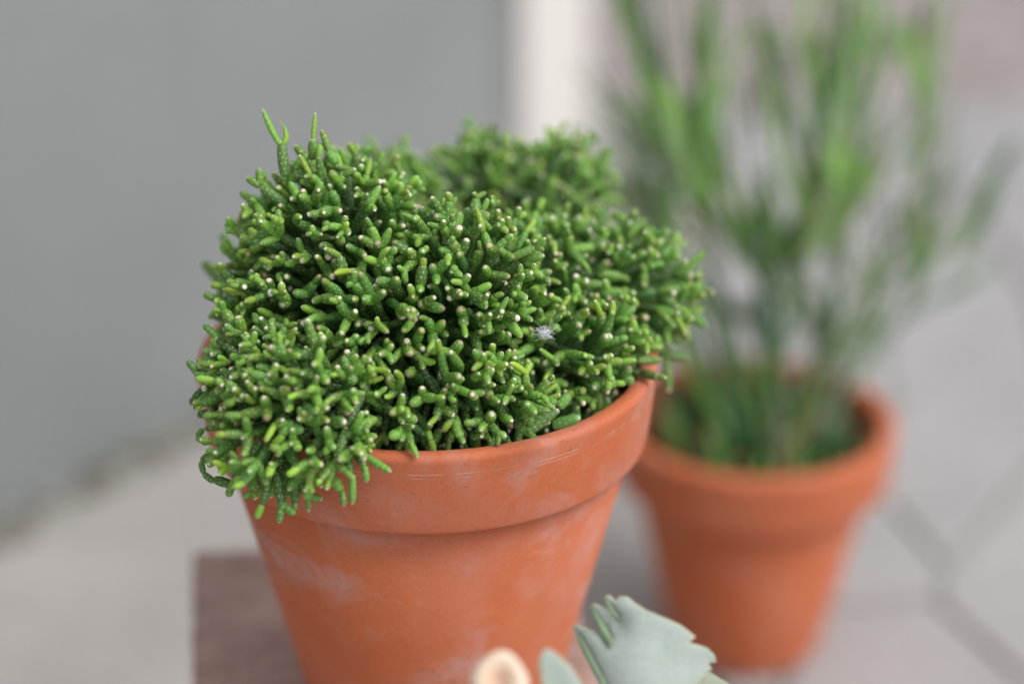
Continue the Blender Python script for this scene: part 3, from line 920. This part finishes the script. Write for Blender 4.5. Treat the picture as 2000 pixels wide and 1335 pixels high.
# low tangle at the foot of the plant
rr = random.Random(11)
for i in range(170):
    a = rr.uniform(0, 6.28); q = 0.043 * math.sqrt(rr.random())
    base = Vector((QX + q * math.cos(a), QY + q * math.sin(a), QH - 0.035))
    tip = base + Vector((math.cos(a) * rr.uniform(-.004, .018), math.sin(a) * rr.uniform(-.004, .014), rr.uniform(.018, .060) * (1.15 - q * 12)))
    mid = (base + tip) / 2 + Vector((rr.uniform(-.004, .004), rr.uniform(-.004, .004), .003))
    bm = bmesh.new(); wd = rr.uniform(.0022, .0044)
    tube(bm, [base - tl, mid - tl, tip - tl], [wd * .6, wd, wd * .2], 6, 0.5)
    o = bm_obj('leaf', bm, M_g[rr.choice([2, 2, 2, 2, 1, 4, 5])]); o.parent = tall

# ------------------------------------------------------------------ felt-leaved plant in the foreground
m, t, b = new_mat('felt_leaf')
v = coords(t)
at = nd(t, 'ShaderNodeAttribute', attribute_name='rim')
col = ramp(t, noise(t, v, 45, 4), [(0.3, (0.31, 0.37, 0.33)), (0.7, (0.42, 0.475, 0.44))])
col = mix(t, 0.35, col, ramp(t, noise(t, v, 1400, 3, .7), [(0.35, (0.24, 0.33, 0.28)), (0.65, (0.54, 0.60, 0.56))]))
col = mix(t, ramp(t, at.outputs['Fac'], [(0.55, (0, 0, 0)), (1.0, (1, 1, 1))]), col, (0.48, 0.44, 0.26))
vo = nd(t, 'ShaderNodeTexVoronoi', feature='DISTANCE_TO_EDGE'); vo.inputs['Scale'].default_value = 95
t.links.new(coords(t, (1, 1, 0.45)), vo.inputs['Vector'])
col = mix(t, mth(t, 'MULTIPLY', mth(t, 'SUBTRACT', 1.0, mth(t, 'MULTIPLY', vo.outputs['Distance'], 9.0, clamp=True)), 0.16), col, (0.22, 0.34, 0.24))
blm = noise(t, v, 130, 4)
col = mix(t, mth(t, 'MULTIPLY', ramp(t, blm, [(0.5, (0, 0, 0)), (0.64, (1, 1, 1))]), 0.35), col, (0.24, 0.34, 0.27))
t.links.new(col, b.inputs['Base Color'])
b.inputs['Roughness'].default_value = 0.9
b.inputs['Sheen Weight'].default_value = 0.5
b.inputs['Sheen Roughness'].default_value = 0.6
b.inputs['Subsurface Weight'].default_value = 0.15
b.inputs['Subsurface Radius'].default_value = (0.001, 0.002, 0.001)
bump(t, b, noise(t, v, 1600, 3, .7), 0.6, 0.0004)
M_felt = m
m2, t2, b2 = new_mat('felt_leaf_green'); b2.inputs['Base Color'].default_value = (0.17, 0.33, 0.12, 1); b2.inputs['Roughness'].default_value = 0.85
M_felt2 = leaf_mat('felt_stem', (0.30, 0.36, 0.26), (0.42, 0.46, 0.36), 0.9)

felt = empty('felt_leaf_plant', (0.045, 0.475, 0.07))
tag(felt, 'pale grey green plant with lobed felty leaves poking up before the cactus pot', 'plant')
fl = Vector(felt.location)
def felt_leaf(outline, z, depth_fn, label=None, thick=0.0014, mat=None, name='leaf'):
    O = [Vector(p) for p in outline]
    # smooth outline a little
    pts = []
    n = len(O)
    for i in range(n):
        a, b_ = O[i], O[(i + 1) % n]
        L = (b_ - a).length
        k = max(1, int(L / 9))
        for j in range(k): pts.append(a.lerp(b_, j / k))
    for _ in range(0):
        pts = [(pts[i - 1] + pts[i] * 2 + pts[(i + 1) % len(pts)]) / 4 for i in range(len(pts))]
    xs = [p.x for p in pts]; ys = [p.y for p in pts]
    def inside(q):
        c = False
        for i in range(len(pts)):
            a, b_ = pts[i - 1], pts[i]
            if (a.y > q.y) != (b_.y > q.y) and q.x < (b_.x - a.x) * (q.y - a.y) / (b_.y - a.y) + a.x: c = not c
        return c
    def dist(q): return min((q - p).length for p in pts)
    inner = []
    y = min(ys)
    while y < max(ys):
        x = min(xs) + (5 if int(y / 10) % 2 else 0)
        while x < max(xs):
            q = Vector((x, y))
            if inside(q) and dist(q) > 6: inner.append(q)
            x += 10
        y += 10
    allp = pts + inner
    nb = len(pts)
    vs, es, fs, *_ = delaunay_2d_cdt(allp, [(i, (i + 1) % nb) for i in range(nb)], [], 1, 1e-4)
    bm = bmesh.new()
    lay = bm.verts.layers.float.new('rim')
    dists = [0 if i < nb else dist(q) for i, q in enumerate(vs)]
    F1, B1 = [], []
    for q, d in zip(vs, dists):
        zz = z + depth_fn(q.x, q.y)
        edge = min(1.0, d / 14.0)
        puff = thick * (0.18 + 0.82 * edge ** 0.7)
        f_ = bm.verts.new(U(q.x, q.y, zz - puff / 2) - fl); f_[lay] = max(0, 1 - d / 9)
        k_ = bm.verts.new(U(q.x, q.y, zz + puff / 2) - fl); k_[lay] = f_[lay]
        F1.append(f_); B1.append(k_)
    for f_ in fs:
        try:
            bm.faces.new([F1[i] for i in f_]); bm.faces.new([B1[i] for i in reversed(f_)])
        except ValueError: pass
    for i in range(nb):
        j = (i + 1) % nb
        try: bm.faces.new((F1[i], B1[i], B1[j], F1[j]))
        except ValueError: pass
    bmesh.ops.recalc_face_normals(bm, faces=bm.faces)
    o = bm_obj(name, bm, mat or M_felt); o.parent = felt
    if label: o['label'] = label
    return o
big_out = [(1178, 1164), (1190, 1160), (1204, 1172), (1210, 1163), (1226, 1164), (1240, 1176), (1262, 1190), (1296, 1204), (1330, 1219), (1344, 1230), (1359, 1242), (1353, 1249), (1346, 1254), (1362, 1257), (1382, 1264), (1396, 1278), (1399, 1292), (1384, 1294), (1391, 1306), (1376, 1318), (1364, 1332),
           (1350, 1356), (1330, 1400), (1300, 1440), (1262, 1450), (1230, 1420), (1206, 1380), (1182, 1336), (1166, 1305), (1148, 1270), (1132, 1244), (1116, 1224), (1126, 1218), (1146, 1226), (1166, 1234), (1178, 1240), (1190, 1256), (1197, 1258), (1196, 1244), (1183, 1222), (1168, 1204), (1152, 1182), (1162, 1177), (1178, 1184), (1194, 1194), (1204, 1207), (1209, 1208), (1204, 1195), (1190, 1180)]
def dfn(x, y):
    d = 0.006 * ((x - 1270) / 130) ** 2 + 0.0010 * math.sin((x - y * 0.6) / 40) - (y - 1250) * 0.00004
    # lobes fold away from the eye towards the notches on the left
    d += 0.004 * math.exp(-((x - 1200) ** 2 + (y - 1225) ** 2) / 900)
    return d
felt_leaf(big_out, 0.640, dfn, thick=0.0015)
felt_leaf([(1052, 1300), (1056, 1275), (1066, 1264), (1080, 1270), (1098, 1284), (1116, 1302), (1130, 1324), (1146, 1352), (1156, 1400), (1120, 1430), (1084, 1410), (1062, 1360), (1056, 1325)], 0.616, lambda x, y: 0.00012 * (x - 1100) + 0.002 * math.sin((x - y * .3) / 25), thick=0.0022)
felt_leaf([(1352, 1340), (1370, 1316), (1388, 1312), (1404, 1322), (1428, 1336), (1440, 1352), (1420, 1400), (1380, 1420), (1350, 1390)], 0.652, lambda x, y: 0.00010 * (x - 1380), label='small green leaf behind the large pale one', thick=0.0016, mat=M_felt2)
# green strips that paint the shadows inside the lobe folds beside the notches
M_fold_shade = leaf_mat('felt_fold_shade', (0.20, 0.31, 0.18), (0.30, 0.40, 0.28), 0.9)
felt_leaf([(1152, 1186), (1162, 1192), (1186, 1226), (1198, 1250), (1197, 1264), (1187, 1258), (1170, 1230)], 0.640, lambda x, y: dfn(x, y) - 0.0016, label='green strip of painted shade in the fold of a lobe', thick=0.0010, mat=M_fold_shade, name='leaf_fold_shade')
felt_leaf([(1178, 1168), (1188, 1174), (1206, 1200), (1212, 1214), (1203, 1212), (1190, 1194)], 0.640, lambda x, y: dfn(x, y) - 0.0016, label='green strip of painted shade in the fold of a lobe', thick=0.0008, mat=M_fold_shade, name='leaf_fold_shade')
felt_leaf([(1122, 1230), (1134, 1242), (1156, 1280), (1178, 1322), (1196, 1360), (1182, 1352), (1160, 1312), (1138, 1272)], 0.640, lambda x, y: dfn(x, y) - 0.0016, label='green strip of painted shade in the fold of a lobe', thick=0.0010, mat=M_fold_shade, name='leaf_fold_shade')
# stems down to the little pot below the frame
def fstem(name, P, rad, mat, seg=14):
    bm = bmesh.new()
    tube(bm, [Vector(p) - fl for p in P], rad, seg)
    o = bm_obj(name, bm, mat); o.parent = felt
    return o
base = Vector((0.045, 0.475, 0.068))
fstem('stem', [U(1262, 1440, 0.640), U(1250, 1560, 0.60), base + Vector((0.004, 0, .10)), base], [.0022, .003, .004, .0055], M_felt2)
fstem('stem', [U(1110, 1420, 0.616), U(1130, 1560, 0.59), base + Vector((0, 0, .10)), base + Vector((-.003, 0, 0))], [.002, .0026, .0035, .004], M_felt2)
fstem('stem', [U(1390, 1400, 0.652), U(1330, 1600, 0.62), base + Vector((0.006, 0, .08))], [.0016, .0022, .003], M_felt2)
# cream cut stub with a hollow, rust coloured scar
m, t, b = new_mat('cut_stub')
v = coords(t)
at = nd(t, 'ShaderNodeAttribute', attribute_name='rim')
col = ramp(t, at.outputs['Fac'], [(0.0, (0.50, 0.25, 0.14)), (0.35, (0.66, 0.42, 0.28)), (0.7, (0.84, 0.66, 0.50)), (1.0, (0.86, 0.74, 0.60))])
col = mix(t, 0.3, col, ramp(t, noise(t, v, 350, 4), [(0.3, (0.55, 0.38, 0.26)), (0.7, (0.9, 0.8, 0.68))]))
t.links.new(col, b.inputs['Base Color']); b.inputs['Roughness'].default_value = 0.7
b.inputs['Subsurface Weight'].default_value = 0.2; b.inputs['Subsurface Radius'].default_value = (.003, .0015, .001)
bump(t, b, noise(t, coords(t, (1, 1, 3)), 260, 3), 0.4, 0.001)
c0 = U(976, 1330, 0.592)
ax = (CAM - c0).normalized()
ax = (ax + Vector((0.0, 0, 0.30))).normalized()
up = Vector((0, 0, 1)); sx = up.cross(ax).normalized(); sy = ax.cross(sx)
bm = bmesh.new(); lay = bm.verts.layers.float.new('rim')
rings = []
for (r, hh, rim) in [(0.0003, -.0022, 0.0), (.0010, -.0018, 0.14), (.0020, -.0010, .32), (.0034, -.0003, .5), (.0048, .0002, .72), (.0060, -.0002, .95), (.0068, -.0014, 1), (.0071, -.004, 1), (.0069, -.012, .95), (.0058, -.03, .9)]:
    ring = []
    for k in range(28):
        a = k * 2 * math.pi / 28
        q = r * (1 + 0.045 * math.cos(4 * a + 0.5) * min(1, r / .005) + 0.02 * math.sin(3 * a) + 0.10 * math.sin(9 * a) * max(0, .5 - rim))
        vv = bm.verts.new(c0 - fl + sx * q * math.cos(a) * 0.98 + sy * q * 1.18 * math.sin(a) + ax * hh - Vector((0, 0, 1)) * (max(0, -hh - .006) * 0.8)); vv[lay] = rim
        ring.append(vv)
    rings.append(ring)
for A_, B_ in zip(rings, rings[1:]):
    for k in range(28): bm.faces.new((A_[k], A_[(k + 1) % 28], B_[(k + 1) % 28], B_[k]))
bm.faces.new(rings[0])
bmesh.ops.recalc_face_normals(bm, faces=bm.faces)
o = bm_obj('cut_stem', bm, m); o.parent = felt; o['label'] = 'cream rounded cut stem end with a rusty hollow'
fstem('stem', [c0 - ax * 0.024 - Vector((0, 0, .016)), U(1010, 1560, 0.60), base + Vector((-0.004, 0, .07)), base + Vector((-.004, 0, 0))], [.005, .005, .0055, .006], M_felt2)
# its pot, below the frame
make_pot(0.045, 0.475, 0.0012, 0.045, 0.085, 0.029, 0.018, 0.0395, 0.005, M_pot2, 0.003, 'small terracotta pot on the paving below the felt leaved plant')
soil('potting_soil', 0.045, 0.475, 0.066, 0.0365, 'dark potting soil under the felt leaved plant', 3, 120)
